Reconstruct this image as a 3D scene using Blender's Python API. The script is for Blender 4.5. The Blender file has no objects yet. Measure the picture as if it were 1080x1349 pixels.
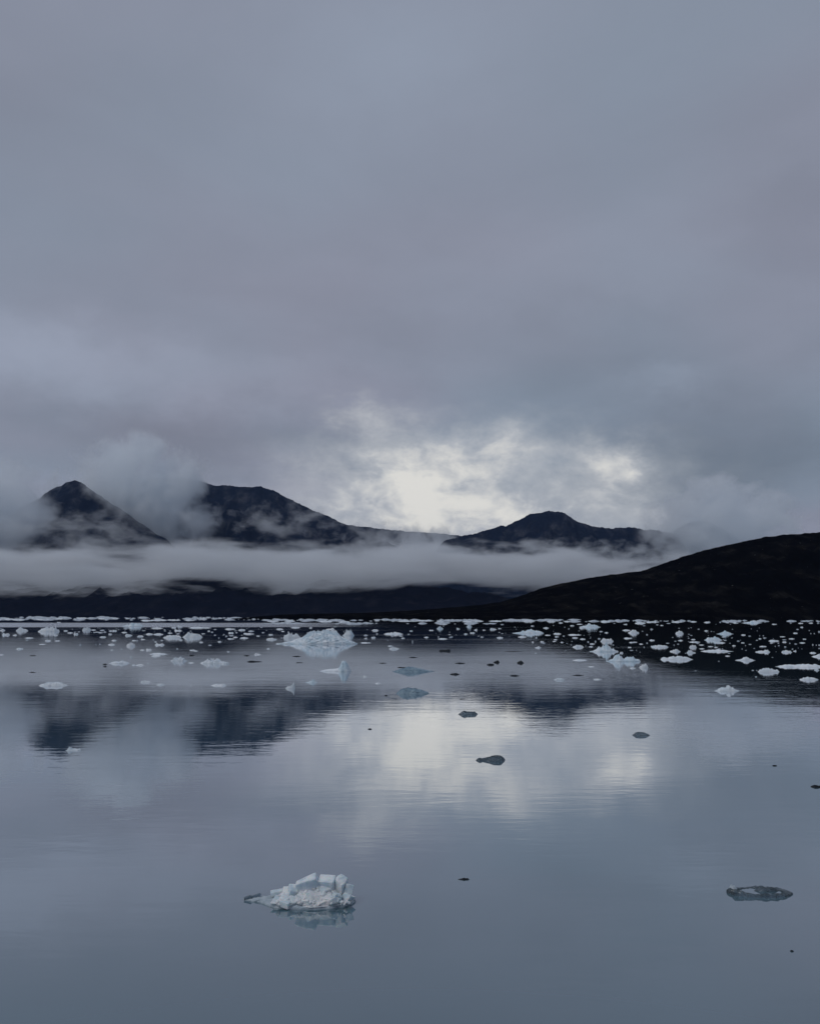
import bpy, bmesh, math, random
import numpy as np
from mathutils import Vector

SC = bpy.context.scene
COL = SC.collection
R = math.radians

# ------------------------------------------------------------------ camera
H = 5.0                       # eye height above the water (a small ship's deck), metres
F = 1080.0                    # focal length in photo pixels (photo 1080 x 1349)
HORIZON = 811.0
PITCH = math.atan((HORIZON - 674.5) / F)
cam_d = bpy.data.cameras.new('camera')
cam_d.sensor_fit = 'HORIZONTAL'
cam_d.sensor_width = 36.0
cam_d.lens = 36.0 * F / 1080.0
cam_d.clip_start = 0.1
cam_d.clip_end = 120000.0
cam = bpy.data.objects.new('camera', cam_d)
COL.objects.link(cam)
cam.location = (0, 0, H)
cam.rotation_euler = (R(90) + PITCH, 0, 0)
SC.camera = cam
CP, SP = math.cos(PITCH), math.sin(PITCH)


def ray(px, py):
    """direction through a photo pixel, scaled so that y = 1: returns (x, z)"""
    xr, yr = (px - 540.0) / F, (674.5 - py) / F
    dy = CP - yr * SP
    return xr / dy, (SP + yr * CP) / dy


def on_water(px, py):
    x, z = ray(px, py)
    d = H / max(1e-5, -z)
    return x * d, d


# ------------------------------------------------------------------ render settings
SC.view_settings.view_transform = 'Standard'
SC.view_settings.look = 'None'
SC.view_settings.exposure = 0.0
SC.view_settings.gamma = 1.0
SC.view_settings.use_curve_mapping = False
SC.render.engine = 'CYCLES'
cy = SC.cycles
cy.use_denoising = True
try:
    cy.denoiser = 'OPENIMAGEDENOISE'
except Exception:
    pass
cy.max_bounces = 14
cy.diffuse_bounces = 2
cy.glossy_bounces = 3
cy.transmission_bounces = 3
cy.volume_bounces = 12
cy.transparent_max_bounces = 8
cy.volume_max_steps = 512
cy.volume_step_rate = 1.0
cy.caustics_reflective = False
cy.caustics_refractive = False
cy.sample_clamp_indirect = 4.0


# ------------------------------------------------------------------ node helpers
class NT:
    def __init__(self, tree):
        self.t = tree
        tree.nodes.clear()

    def n(self, kind, **kw):
        nd = self.t.nodes.new(kind)
        for k, v in kw.items():
            setattr(nd, k, v)
        return nd

    def put(self, sock, v):
        if isinstance(v, bpy.types.NodeSocket):
            self.t.links.new(v, sock)
        elif isinstance(v, (tuple, list)) and len(v) == 3 and sock.type == 'RGBA':
            sock.default_value = (*v, 1.0)
        else:
            sock.default_value = v

    def m(self, op, a, b=None, c=None, clamp=False):
        nd = self.n('ShaderNodeMath', operation=op, use_clamp=clamp)
        for i, v in enumerate((a, b, c)):
            if v is not None:
                self.put(nd.inputs[i], v)
        return nd.outputs[0]

    def sum(self, *vs):
        o = vs[0]
        for v in vs[1:]:
            o = self.m('ADD', o, v)
        return o

    def rng(self, v, a, b, c=0.0, d=1.0, smooth=True):
        nd = self.n('ShaderNodeMapRange', interpolation_type='SMOOTHSTEP' if smooth else 'LINEAR')
        for i, q in enumerate((v, a, b, c, d)):
            self.put(nd.inputs[i], q)
        return nd.outputs[0]

    def xyz(self, x, y, z):
        nd = self.n('ShaderNodeCombineXYZ')
        for i, v in enumerate((x, y, z)):
            self.put(nd.inputs[i], v)
        return nd.outputs[0]

    def sep(self, v):
        nd = self.n('ShaderNodeSeparateXYZ')
        self.put(nd.inputs[0], v)
        return nd.outputs

    def noise(self, vec, scale, detail=4.0, rough=0.5, dist=0.0, lac=2.0):
        nd = self.n('ShaderNodeTexNoise')
        self.put(nd.inputs['Vector'], vec)
        nd.inputs['Scale'].default_value = scale
        nd.inputs['Detail'].default_value = detail
        nd.inputs['Roughness'].default_value = rough
        nd.inputs['Distortion'].default_value = dist
        nd.inputs['Lacunarity'].default_value = lac
        return nd.outputs[0]

    def mix(self, f, a, b):
        nd = self.n('ShaderNodeMix', data_type='RGBA')
        self.put(nd.inputs[0], f)
        self.put(nd.inputs[6], a)
        self.put(nd.inputs[7], b)
        return nd.outputs[2]

    def vmap(self, vec, scale=(1, 1, 1), loc=(0, 0, 0)):
        nd = self.n('ShaderNodeMapping')
        self.put(nd.inputs[0], vec)
        nd.inputs[1].default_value = loc
        nd.inputs[3].default_value = scale
        return nd.outputs[0]


def lin(r, g, b):
    def f(c):
        c /= 255.0
        return c / 12.92 if c <= 0.04045 else ((c + 0.055) / 1.055) ** 2.4
    return (f(r), f(g), f(b))


# ------------------------------------------------------------------ sky: overcast deck with one thin, bright break low in the north
SUN_EL, SUN_AZ = R(48), R(238)          # azimuth measured from +Y towards +X
world = bpy.data.worlds.new('World')
SC.world = world
world.use_nodes = True
w = NT(world.node_tree)
tc = w.n('ShaderNodeTexCoord')
dirv = tc.outputs['Generated']
dx, dy_, dz = w.sep(dirv)[:3]
az = w.m('MULTIPLY', w.m('ARCTAN2', dx, dy_), 1080.0)      # in 1/1080 rad
el = w.m('MULTIPLY', w.m('ARCSINE', dz), 1080.0)
# cloud-deck coordinates: the deck is a high sheet, so it closes up towards the horizon
up = w.m('ADD', w.m('MAXIMUM', dz, 0.0), 0.16)
deck = w.xyz(w.m('DIVIDE', dx, up), w.m('DIVIDE', dy_, up), 0.0)
n_big = w.noise(deck, 0.62, 5.0, 0.5, 0.3)
n_hue = w.noise(w.vmap(deck, loc=(7.3, 2.1, 0)), 0.5, 3.0, 0.5)
n_fine = w.noise(w.vmap(deck, loc=(1.7, 9.2, 3.0)), 1.9, 7.0, 0.55, 0.4)
ang = w.xyz(w.m('DIVIDE', az, 130.0), w.m('DIVIDE', el, 85.0), 0.0)
wx = w.m('SUBTRACT', w.noise(ang, 1.1, 6.0, 0.62), 0.5)
wy = w.m('SUBTRACT', w.noise(w.vmap(ang, loc=(11.0, 4.0, 2.0)), 1.1, 6.0, 0.62), 0.5)
wisp = w.noise(w.vmap(ang, loc=(3.0, 17.0, 5.0)), 1.8, 9.0, 0.62, 0.2)
azw = w.m('MULTIPLY_ADD', wx, 170.0, az)
elw = w.m('MULTIPLY_ADD', wy, 120.0, el)


def blob(cx, cyv, sx, sy, amp=1.0, sharp=1.0):
    """soft patch of cloud round a direction (photo pixel in, angle out)"""
    x, z = ray(cx, cyv)
    a0 = math.atan2(x, 1.0) * 1080
    e0 = math.atan2(z, math.hypot(x, 1.0)) * 1080
    u = w.m('POWER', w.m('ABSOLUTE', w.m('DIVIDE', w.m('SUBTRACT', azw, a0), sx)), 2.0)
    v = w.m('POWER', w.m('ABSOLUTE', w.m('DIVIDE', w.m('SUBTRACT', elw, e0), sy)), 2.0)
    return w.m('MULTIPLY', w.m('POWER', 2.71828, w.m('MULTIPLY', w.m('ADD', u, v), -sharp)), amp)


base = w.mix(w.rng(n_hue, 0.35, 0.65), lin(134, 146, 162), lin(142, 145, 161))
lum = w.sum(1.0, w.m('MULTIPLY', w.m('SUBTRACT', n_big, 0.5), 0.58), w.m('MULTIPLY', w.m('SUBTRACT', n_fine, 0.5), 0.26),
            blob(60, 470, 150, 45, 0.22), blob(330, 500, 170, 30, 0.10), blob(520, 60, 260, 90, 0.10),
            blob(300, 585, 230, 45, -0.20), blob(700, 470, 300, 70, -0.14), blob(950, 610, 150, 85, -0.26),
            blob(1030, 300, 90, 90, -0.10), blob(870, 505, 60, 20, 0.14))
glow = w.sum(blob(622, 668, 228, 78, 0.50), blob(640, 628, 190, 48, 0.26), blob(540, 645, 95, 48, 0.40), blob(520, 690, 170, 38, 0.40), blob(620, 592, 120, 26, 0.34),
             blob(800, 611, 34, 32, 0.52), blob(474, 546, 36, 20, 0.46), blob(705, 640, 60, 26, -0.18), blob(835, 660, 40, 40, 0.12), blob(520, 575, 60, 34, 0.28),
             blob(700, 690, 170, 30, 0.20))
glow = w.m('MULTIPLY', glow, w.rng(wisp, 0.28, 0.72, 0.34, 1.56, smooth=False))
back = w.rng(dy_, -0.7, 0.5, 0.90, 1.0)
cloud = w.n('ShaderNodeVectorMath', operation='SCALE')
w.put(cloud.inputs[0], base)
w.put(cloud.inputs['Scale'], w.m('MULTIPLY', lum, back))
col = w.mix(w.rng(glow, 0.03, 0.70, 0.0, 0.80, smooth=False), cloud.outputs[0], lin(196, 198, 201))
col = w.mix(w.rng(glow, 0.50, 1.22, 0.0, 1.0), col, lin(228, 226, 220))
sky = w.n('ShaderNodeTexSky', sky_type='NISHITA')
sky.sun_disc = False
sky.sun_elevation = SUN_EL
sky.sun_rotation = SUN_AZ
bg_s = w.n('ShaderNodeBackground')
w.put(bg_s.inputs[0], sky.outputs[0])
bg_s.inputs[1].default_value = 0.06
bg_c = w.n('ShaderNodeBackground')
w.put(bg_c.inputs[0], col)
bg_c.inputs[1].default_value = 1.0
ms = w.n('ShaderNodeMixShader')
ms.inputs[0].default_value = 0.95           # the share of the sky the cloud covers
w.t.links.new(bg_s.outputs[0], ms.inputs[1])
w.t.links.new(bg_c.outputs[0], ms.inputs[2])
wo = w.n('ShaderNodeOutputWorld')
w.t.links.new(ms.outputs[0], wo.inputs[0])
world.cycles.sampling_method = 'MANUAL'
world.cycles.sample_map_resolution = 1024

sun_d = bpy.data.lights.new('sun', 'SUN')
sun_d.energy = 0.8
sun_d.angle = R(30)
sun_d.color = (1.0, 0.97, 0.93)
sun = bpy.data.objects.new('sun', sun_d)
COL.objects.link(sun)
sv = Vector((math.sin(SUN_AZ) * math.cos(SUN_EL), math.cos(SUN_AZ) * math.cos(SUN_EL), math.sin(SUN_EL)))
sun.rotation_euler = sv.to_track_quat('Z', 'Y').to_euler()
sun.location = (-20, -40, 60)


# ------------------------------------------------------------------ object helpers
def new_mat(name):
    m = bpy.data.materials.new(name)
    m.use_nodes = True
    return m, NT(m.node_tree)


def link_mesh(name, verts, faces, mat, parent=None, smooth=False):
    me = bpy.data.meshes.new(name)
    me.from_pydata([tuple(map(float, v)) for v in verts], [], [tuple(map(int, f)) for f in faces])
    me.update()
    if smooth:
        me.polygons.foreach_set('use_smooth', [True] * len(me.polygons))
    me.materials.append(mat)
    o = bpy.data.objects.new(name, me)
    COL.objects.link(o)
    if parent is not None:
        o.parent = parent
    return o


def tag(o, label=None, cat=None, group=None, kind=None):
    if label:
        o['label'] = label
    if cat:
        o['category'] = cat
    if group:
        o['group'] = group
    if kind:
        o['kind'] = kind
    return o


# gradient noise in numpy, for terrain and ice
_rs = np.random.RandomState(7)
_PERM = _rs.permutation(512)
_GR = _rs.uniform(0, 2 * math.pi, 512)


def perlin(x, y):
    xi, yi = np.floor(x).astype(int), np.floor(y).astype(int)
    xf, yf = x - xi, y - yi
    u, v = xf ** 3 * (xf * (xf * 6 - 15) + 10), yf ** 3 * (yf * (yf * 6 - 15) + 10)

    def g(ix, iy, fx, fy):
        h = _PERM[(_PERM[ix & 511] + iy) & 511]
        a = _GR[h]
        return np.cos(a) * fx + np.sin(a) * fy
    a = g(xi, yi, xf, yf)
    b = g(xi + 1, yi, xf - 1, yf)
    c = g(xi, yi + 1, xf, yf - 1)
    d = g(xi + 1, yi + 1, xf - 1, yf - 1)
    return (a + u * (b - a)) + v * ((c + u * (d - c)) - (a + u * (b - a)))


def fbm(x, y, oct=5, gain=0.5, ridged=False):
    s, a, t = 0.0, 1.0, 0.0
    for k in range(oct):
        p = perlin(x * 2 ** k + 13.7 * k, y * 2 ** k + 5.1 * k)
        s = s + a * ((1 - 2 * np.abs(p)) if ridged else p * 1.4)
        t += a
        a *= gain
    return s / t


# ------------------------------------------------------------------ water
mw, q = new_mat('glacial_fjord_water')
pos = q.n('ShaderNodeNewGeometry').outputs['Position']
pl = q.sep(pos)
# slow patches of ruffled and of glassy water, drawn out across the fjord
patch = q.noise(q.vmap(pos, (0.006, 0.022, 1.0)), 1.0, 4.0, 0.55)
ruff = q.rng(patch, 0.46, 0.68)
far_band = q.m('MULTIPLY', q.rng(pl[1], 330.0, 380.0), q.rng(pl[1], 620.0, 520.0))
far_band = q.m('MULTIPLY', far_band, q.rng(q.m('ADD', pl[0], q.m('MULTIPLY', patch, 60.0)), 40.0, -70.0))
rip1 = q.noise(q.vmap(pos, (0.55, 1.9, 1.0)), 1.0, 3.0, 0.5, 0.3)
rip2 = q.noise(q.vmap(pos, (2.0, 5.5, 1.0), (3, 1, 0)), 1.0, 3.0, 0.5)
swell = q.noise(q.vmap(pos, (0.05, 0.22, 1.0), (9, 4, 0)), 1.0, 2.0, 0.5)
hgt = q.sum(q.m('MULTIPLY', rip1, q.m('MULTIPLY_ADD', ruff, 0.006, 0.0032)), q.m('MULTIPLY', rip2, q.m('MULTIPLY_ADD', ruff, 0.002, 0.0008)),
            q.m('MULTIPLY', swell, 0.011))
bump = q.n('ShaderNodeBump')
bump.inputs['Strength'].default_value = 1.0
bump.inputs['Distance'].default_value = 1.0
q.put(bump.inputs['Height'], hgt)
lw = q.n('ShaderNodeLayerWeight')
cosv = q.m('SUBTRACT', 1.0, lw.outputs['Facing'])
fac = q.m('POWER', 2.71828, q.m('MULTIPLY', q.m('POWER', q.m('MULTIPLY', cosv, 2.85), 1.7), -1.0))
dif = q.n('ShaderNodeBsdfDiffuse')
silt = q.noise(q.vmap(pos, (0.03, 0.05, 1)), 1.0, 4.0)
q.put(dif.inputs[0], q.mix(silt, (0.078, 0.144, 0.180), (0.092, 0.160, 0.196)))
glo = q.n('ShaderNodeBsdfGlossy')
q.put(glo.inputs['Roughness'], q.m('MULTIPLY_ADD', far_band, 0.21, q.m('MULTIPLY_ADD', ruff, 0.025, 0.006)))
glo.inputs['Color'].default_value = (0.97, 0.98, 1.0, 1)
q.put(glo.inputs['Normal'], bump.outputs[0])
mx = q.n('ShaderNodeMixShader')
q.put(mx.inputs[0], fac)
q.t.links.new(dif.outputs[0], mx.inputs[1])
q.t.links.new(glo.outputs[0], mx.inputs[2])
q.t.links.new(mx.outputs[0], q.n('ShaderNodeOutputMaterial').inputs[0])

rad = [0.0, 20, 60, 200, 700, 2500, 7000, 15000]
vs, fs = [(0, 0, 0)], []
NA = 64
for r_ in rad[1:]:
    for k in range(NA):
        vs.append((r_ * math.cos(2 * math.pi * k / NA), r_ * math.sin(2 * math.pi * k / NA), 0))
for k in range(NA):
    fs.append((0, 1 + k, 1 + (k + 1) % NA))
for i in range(len(rad) - 2):
    for k in range(NA):
        a, b = 1 + i * NA + k, 1 + i * NA + (k + 1) % NA
        fs.append((a, a + NA, b + NA, b))
tag(link_mesh('water', vs, fs, mw), 'calm grey blue glacial fjord water dotted with drifting ice', 'water', kind='structure')


# ------------------------------------------------------------------ mountains and hills
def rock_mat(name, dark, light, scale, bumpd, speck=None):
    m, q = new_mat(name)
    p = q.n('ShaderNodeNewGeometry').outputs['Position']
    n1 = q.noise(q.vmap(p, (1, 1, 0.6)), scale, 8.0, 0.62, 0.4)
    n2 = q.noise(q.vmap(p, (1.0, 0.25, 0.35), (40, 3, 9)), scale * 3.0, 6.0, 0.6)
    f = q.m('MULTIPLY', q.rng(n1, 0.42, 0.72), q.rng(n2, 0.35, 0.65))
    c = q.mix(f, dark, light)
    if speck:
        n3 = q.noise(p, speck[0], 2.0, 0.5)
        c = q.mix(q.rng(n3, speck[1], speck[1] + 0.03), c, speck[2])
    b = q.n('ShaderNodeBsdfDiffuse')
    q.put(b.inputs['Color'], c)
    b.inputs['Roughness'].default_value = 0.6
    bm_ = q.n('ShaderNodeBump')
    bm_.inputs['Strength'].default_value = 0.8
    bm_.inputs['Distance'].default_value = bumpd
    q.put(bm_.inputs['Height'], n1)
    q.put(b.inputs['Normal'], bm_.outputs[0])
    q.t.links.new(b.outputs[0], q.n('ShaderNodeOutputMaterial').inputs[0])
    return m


M_ROCK = rock_mat('dark_haze_blue_rock', (0.011, 0.019, 0.040), (0.10, 0.105, 0.125), 0.006, 60.0)  # dark tone has part of the blue distance haze mixed into the rock colour
M_FOOT = rock_mat('dark_tundra_slope', (0.006, 0.008, 0.016), (0.020, 0.021, 0.028), 0.008, 12.0)
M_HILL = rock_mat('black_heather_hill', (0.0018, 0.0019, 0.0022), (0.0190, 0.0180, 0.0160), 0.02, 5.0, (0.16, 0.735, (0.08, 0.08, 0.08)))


def terrain(name, label, prof, dR, dF, dB, mat, nx=260, ny=90, rough=0.10, nscale=900.0, crest=0.012, seed=0.0, concave=1.25, wander=0.06, dfun=None):
    """a ridge of real ground: front slope from its foot at dF up to the crest at dR, and a back slope down to dB"""
    pts = sorted((ray(px, py)[0] * dR, ray(px, py)[1] * dR + H) for px, py in prof)
    xs_, zs_ = [p[0] for p in pts], [max(0.0, p[1]) for p in pts]
    X = np.linspace(xs_[0], xs_[-1], nx)
    nf = int(ny * 0.68)
    T = np.concatenate([np.linspace(0, 1, nf) ** 0.9, 1 + np.linspace(0, 1, ny - nf + 1)[1:]])
    XX, TT = np.meshgrid(X, T)
    front = TT <= 1
    foot = dF if dfun is None else dfun(XX)
    YY = np.where(front, foot + (dR - foot) * TT, dR + (dB - dR) * (TT - 1))
    edge = np.clip(np.abs(1 - TT), 0, 1)
    warp = fbm(XX / nscale + seed, YY / nscale - seed, 4) * nscale * 0.45 * np.clip(edge * 1.6, 0, 1)
    hr = np.interp(XX + warp, xs_, zs_)
    hr = hr + 3.4 * crest * max(zs_) * fbm(XX / (nscale * 0.16) + seed, 0 * XX + seed, 7, 0.66) * np.minimum(1, hr / (0.25 * max(zs_) + 1e-6))
    s = np.where(front, TT ** concave, np.clip(2 - TT, 0, 1) ** 1.2)
    gul = fbm(XX / (nscale * 0.42) + 3 + seed, YY / (nscale * 1.1) + seed, 6, 0.55, ridged=True) - 0.45
    fine = fbm(XX / (nscale * 0.07) + seed, YY / (nscale * 0.07), 4)
    Z = hr * s + hr * (rough * gul * 1.8 + rough * 0.55 * fine) * np.clip(edge * 3.0, 0, 1) * np.clip(TT * 5, 0, 1)
    YY = YY + wander * (dR - dF) * fbm(XX / (nscale * 1.4) + seed, 0 * XX + 4.4, 3) * np.clip(TT, 0, 1)
    # nothing of the slope may rise above its own skyline
    lim = np.interp(XX * dR / np.maximum(YY, 1.0), xs_, zs_) / dR * YY
    Z = np.where(front & (TT < 0.985), np.minimum(Z, lim * 0.985), Z)
    Z = np.where(TT >= 1.99, -1.5, Z)
    Z[0, :] = -1.5
    n_, m_ = XX.shape
    verts = np.stack([XX.ravel(), YY.ravel(), Z.ravel()], 1)
    faces = [(i * m_ + j, i * m_ + j + 1, (i + 1) * m_ + j + 1, (i + 1) * m_ + j) for i in range(n_ - 1) for j in range(m_ - 1)]
    o = link_mesh(name, verts, faces, mat, smooth=True)
    return tag(o, label, 'mountain' if 'mountain' in name else 'hill', kind='structure')


terrain('mountain', 'pointed dark peak wrapped in torn mist above the left shore',
        [(-520, 790), (-330, 700), (-160, 640), (-60, 690), (0, 688), (30, 668), (55, 652), (75, 641), (88, 635), (97, 632), (107, 637), (128, 651), (143, 660), (163, 674), (183, 687), (217, 710), (253, 735), (300, 764), (360, 806)],
        5200, 4300, 6000, M_ROCK, nx=300, ny=110, rough=0.15, nscale=800, crest=0.010, seed=1.3)
terrain('mountain', 'broad dark mountain with a rounded summit sloping down to the right under drifting cloud',
        [(60, 780), (130, 690), (180, 640), (207, 628), (233, 627), (253, 632), (287, 640), (313, 641), (343, 640), (360, 646), (393, 663), (427, 678), (447, 687), (480, 700), (515, 717), (545, 732), (573, 744), (620, 775), (660, 806)],
        6000, 4800, 6900, M_ROCK, nx=320, ny=110, rough=0.16, nscale=900, crest=0.008, seed=4.7)
terrain('mountain', 'low misty saddle ridge between the two main mountains',
        [(380, 790), (420, 720), (460, 692), (493, 696), (533, 700), (560, 702), (587, 704), (612, 707), (650, 716), (720, 790)],
        7200, 6200, 8200, M_ROCK, nx=200, ny=80, rough=0.13, nscale=900, crest=0.008, seed=8.1)
terrain('mountain', 'dark flat domed mountain right of the bright gap in the clouds',
        [(520, 800), (560, 745), (585, 712), (607, 707), (633, 700), (667, 692), (693, 680), (712, 675), (727, 673), (740, 675), (750, 680), (767, 690), (782, 693), (797, 695), (815, 696), (830, 695), (850, 698), (867, 698), (882, 701), (895, 712), (920, 740), (980, 795)],
        5600, 4700, 6600, M_ROCK, nx=300, ny=100, rough=0.15, nscale=800, crest=0.012, seed=11.9)
terrain('mountain', 'faint far hump half hidden in cloud beyond the right hill',
        [(820, 790), (860, 730), (890, 697), (910, 688), (930, 686), (950, 696), (970, 710), (1010, 735), (1100, 770), (1200, 800)],
        7600, 6600, 8600, M_ROCK, nx=180, ny=70, rough=0.12, nscale=900, crest=0.010, seed=15.2)
terrain('hills', 'low dark navy foothills along the far left shore',
        [(-700, 790), (-420, 765), (-200, 755), (-60, 762), (60, 770), (150, 768), (230, 760), (330, 757), (430, 763), (520, 768), (600, 776), (680, 789), (760, 800), (860, 806)],
        4100, 2700, 4900, M_FOOT, nx=380, ny=90, rough=0.20, nscale=700, crest=0.06, seed=21.0, concave=1.1)


def hill_foot(XX):
    return 985.0 + 130.0 * fbm(XX / 260.0 + 2.2, 0 * XX + 8.0, 3) * np.clip((120 - XX) / 200, 0.1, 1) + np.clip((-XX - 10) * 1.2, 0, 160)


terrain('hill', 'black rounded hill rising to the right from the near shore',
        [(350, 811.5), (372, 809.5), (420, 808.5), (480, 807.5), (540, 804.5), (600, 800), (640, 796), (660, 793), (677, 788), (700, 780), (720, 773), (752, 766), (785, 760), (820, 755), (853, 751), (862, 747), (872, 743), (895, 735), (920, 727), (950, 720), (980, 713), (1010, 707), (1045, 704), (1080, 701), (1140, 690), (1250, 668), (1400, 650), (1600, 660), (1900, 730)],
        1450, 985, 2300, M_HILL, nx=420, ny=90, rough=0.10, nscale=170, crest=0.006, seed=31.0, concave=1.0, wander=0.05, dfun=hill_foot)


# ------------------------------------------------------------------ mist: closed boxes of real volume, wispy inside and empty at their faces
def mist(name, label, rect, dist, depth, dens, a=1.6, b=2.6, c=0.55, ns=(3.0, 3.0, 3.0), col=(0.955, 0.982, 1.0), seed=0.0, warp=0.0, soft=1.0, step=1.0, detail=5.0, power=1.0, group=None, aniso=0.0):
    x0, y0, x1, y1 = rect
    xl, zt = ray(x0, y0)
    xr, zb = ray(x1, y1)
    cx, cz = (xl + xr) / 2 * dist, H + (zt + zb) / 2 * dist
    sx, sz = (xr - xl) / 2 * dist, (zt - zb) / 2 * dist
    vs = [(i, j, k) for i in (-1, 1) for j in (-1, 1) for k in (-1, 1)]
    fs = [(0, 1, 3, 2), (4, 6, 7, 5), (0, 4, 5, 1), (2, 3, 7, 6), (0, 2, 6, 4), (1, 5, 7, 3)]
    m, q = new_mat(name + '_air')
    p = q.n('ShaderNodeTexCoord').outputs['Object']
    x, y, z = q.sep(p)[:3]
    zt_ = z
    if warp:
        low = q.noise(q.vmap(p, (ns[0] * 0.45, 0.8, 0.0), (seed * 2.0, 3.0, 0)), 1.0, 3.0, 0.5)
        zt_ = q.m('ADD', q.m('MULTIPLY', z, 1.5), q.m('MULTIPLY', q.m('SUBTRACT', low, 0.5), 2.0 * warp))
    r2 = q.sum(q.m('POWER', q.m('ABSOLUTE', x), 2.0 * power), q.m('POWER', q.m('ABSOLUTE', y), 2.0), q.m('POWER', q.m('ABSOLUTE', zt_), 2.0))
    nz = q.noise(q.vmap(p, ns, (seed, seed * 0.7, seed * 1.3)), 1.0, detail, 0.58, 0.25)
    d = q.m('SUBTRACT', q.m('MULTIPLY_ADD', q.m('SUBTRACT', nz, 0.5), b, q.m('MULTIPLY', q.m('SUBTRACT', 1.0, r2), a)), c)
    d = q.m('MULTIPLY', q.rng(d, 0.0, soft), dens)
    rim = q.rng(r2, 1.0, 0.75)
    d = q.m('MULTIPLY', d, rim)
    v = q.n('ShaderNodeVolumePrincipled')
    q.put(v.inputs['Color'], col)
    v.inputs['Anisotropy'].default_value = aniso
    q.put(v.inputs['Density'], d)
    q.t.links.new(v.outputs[0], q.n('ShaderNodeOutputMaterial').inputs['Volume'])
    try:
        m.cycles.volume_step_rate = step
        m.cycles.volume_sampling = 'MULTIPLE_IMPORTANCE'
    except Exception:
        pass
    o = link_mesh(name, vs, fs, m)
    o.location = (cx, dist + 0.0, cz)
    o.scale = (sx, depth / 2, sz)
    return tag(o, label, 'mist', group, 'stuff')



FOG = 'drifts of mist on the mountainsides'
mist('fog_bank', 'long pale bank of low fog lying across the feet of the mountains', (-520, 704, 1010, 798), 3600, 1300, 0.0105, warp=1.2, soft=2.2,
     a=1.9, b=7.0, c=0.40, ns=(7.5, 1.5, 2.2), seed=2.0, power=3.0, step=0.22, detail=7.0)
mist('fog_bank', 'lower ragged streak of fog trailing over the dark foothills', (-330, 742, 330, 812), 3350, 700, 0.0062, warp=0.9, soft=1.8,
     a=1.5, b=6.4, c=0.62, ns=(5.5, 1.5, 2.4), seed=6.4, power=2.0, step=0.25, detail=7.0)
mist('fog_bank', 'upper ragged fringe of fog rising off the bank below the peaks', (-60, 688, 760, 776), 4110, 600, 0.0056, warp=1.0, soft=1.8,
     a=1.5, b=7.0, c=0.66, ns=(6.5, 1.5, 2.2), seed=10.9, power=2.0, step=0.25, detail=7.0)
mist('mist', 'heavy mist hiding the left flank of the pointed peak', (-260, 575, 88, 775), 4350, 560, 0.0110, soft=1.3, a=1.8, b=4.6, c=0.20, ns=(3.6, 1.5, 2.6), seed=5.0, step=0.25, group=FOG, detail=7.0)
mist('mist', 'thin torn mist drifting across the middle of the pointed peak', (-10, 655, 225, 745), 4250, 420, 0.0030, a=1.3, b=6.0, c=0.72, ns=(4.0, 1.5, 2.8), seed=9.0, step=0.25, group=FOG, detail=7.0)
mist('mist', 'thick cloud filling the gap between the two left peaks', (56, 560, 304, 772), 5350, 620, 0.0120, soft=1.4, a=1.9, b=6.0, c=0.34, ns=(3.8, 1.5, 2.8), seed=12.5, step=0.25, group=FOG, detail=7.0)
mist('mist', 'slanting wisp of mist across the face of the broad mountain', (265, 652, 480, 724), 5000, 420, 0.0036, a=1.2, b=6.2, c=0.76, ns=(4.6, 1.5, 2.4), seed=15.5, step=0.25, group=FOG, detail=7.0)
mist('mist', 'pale mist pouring down from the broad mountain shoulder', (405, 676, 600, 762), 5040, 460, 0.0036, a=1.3, b=6.4, c=0.72, ns=(4.2, 1.5, 2.4), seed=19.5, step=0.25, group=FOG, detail=7.0)
mist('mist', 'pale mist lying in the saddle under the bright gap', (488, 684, 640, 770), 6450, 560, 0.0048, a=1.7, b=5.0, c=0.35, ns=(4.0, 1.5, 2.2), seed=23.5, step=0.25, group=FOG, detail=7.0)
mist('mist', 'low mist along the foot of the flat domed mountain', (580, 704, 920, 770), 4520, 400, 0.0055, a=1.5, b=6.0, c=0.55, ns=(6.5, 1.5, 2.2), seed=27.5, step=0.25, group=FOG, detail=7.0)
mist('mist', 'torn cloud curling over the right end of the flat domed mountain', (830, 618, 1080, 780), 4980, 590, 0.0070, a=1.8, b=5.6, c=0.32, ns=(3.8, 1.5, 2.8), seed=31.0, step=0.25, group=FOG, detail=7.0)


# ------------------------------------------------------------------ the air itself
mh, q = new_mat('thin_blue_air')
v = q.n('ShaderNodeVolumePrincipled')
v.inputs['Color'].default_value = (0.42, 0.60, 1.0, 1)
v.inputs['Density'].default_value = 0.000010
q.t.links.new(v.outputs[0], q.n('ShaderNodeOutputMaterial').inputs['Volume'])
vs = [(i, j, k) for i in (-16000, 16000) for j in (-16000, 16000) for k in (-3, 1400)]
o = link_mesh('haze', vs, [(0, 1, 3, 2), (4, 6, 7, 5), (0, 4, 5, 1), (2, 3, 7, 6), (0, 2, 6, 4), (1, 5, 7, 3)], mh)
tag(o, 'thin blue air between the camera and the mountains', 'haze', kind='stuff')


# ------------------------------------------------------------------ ice
from mathutils import Euler, noise as mnoise


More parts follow.
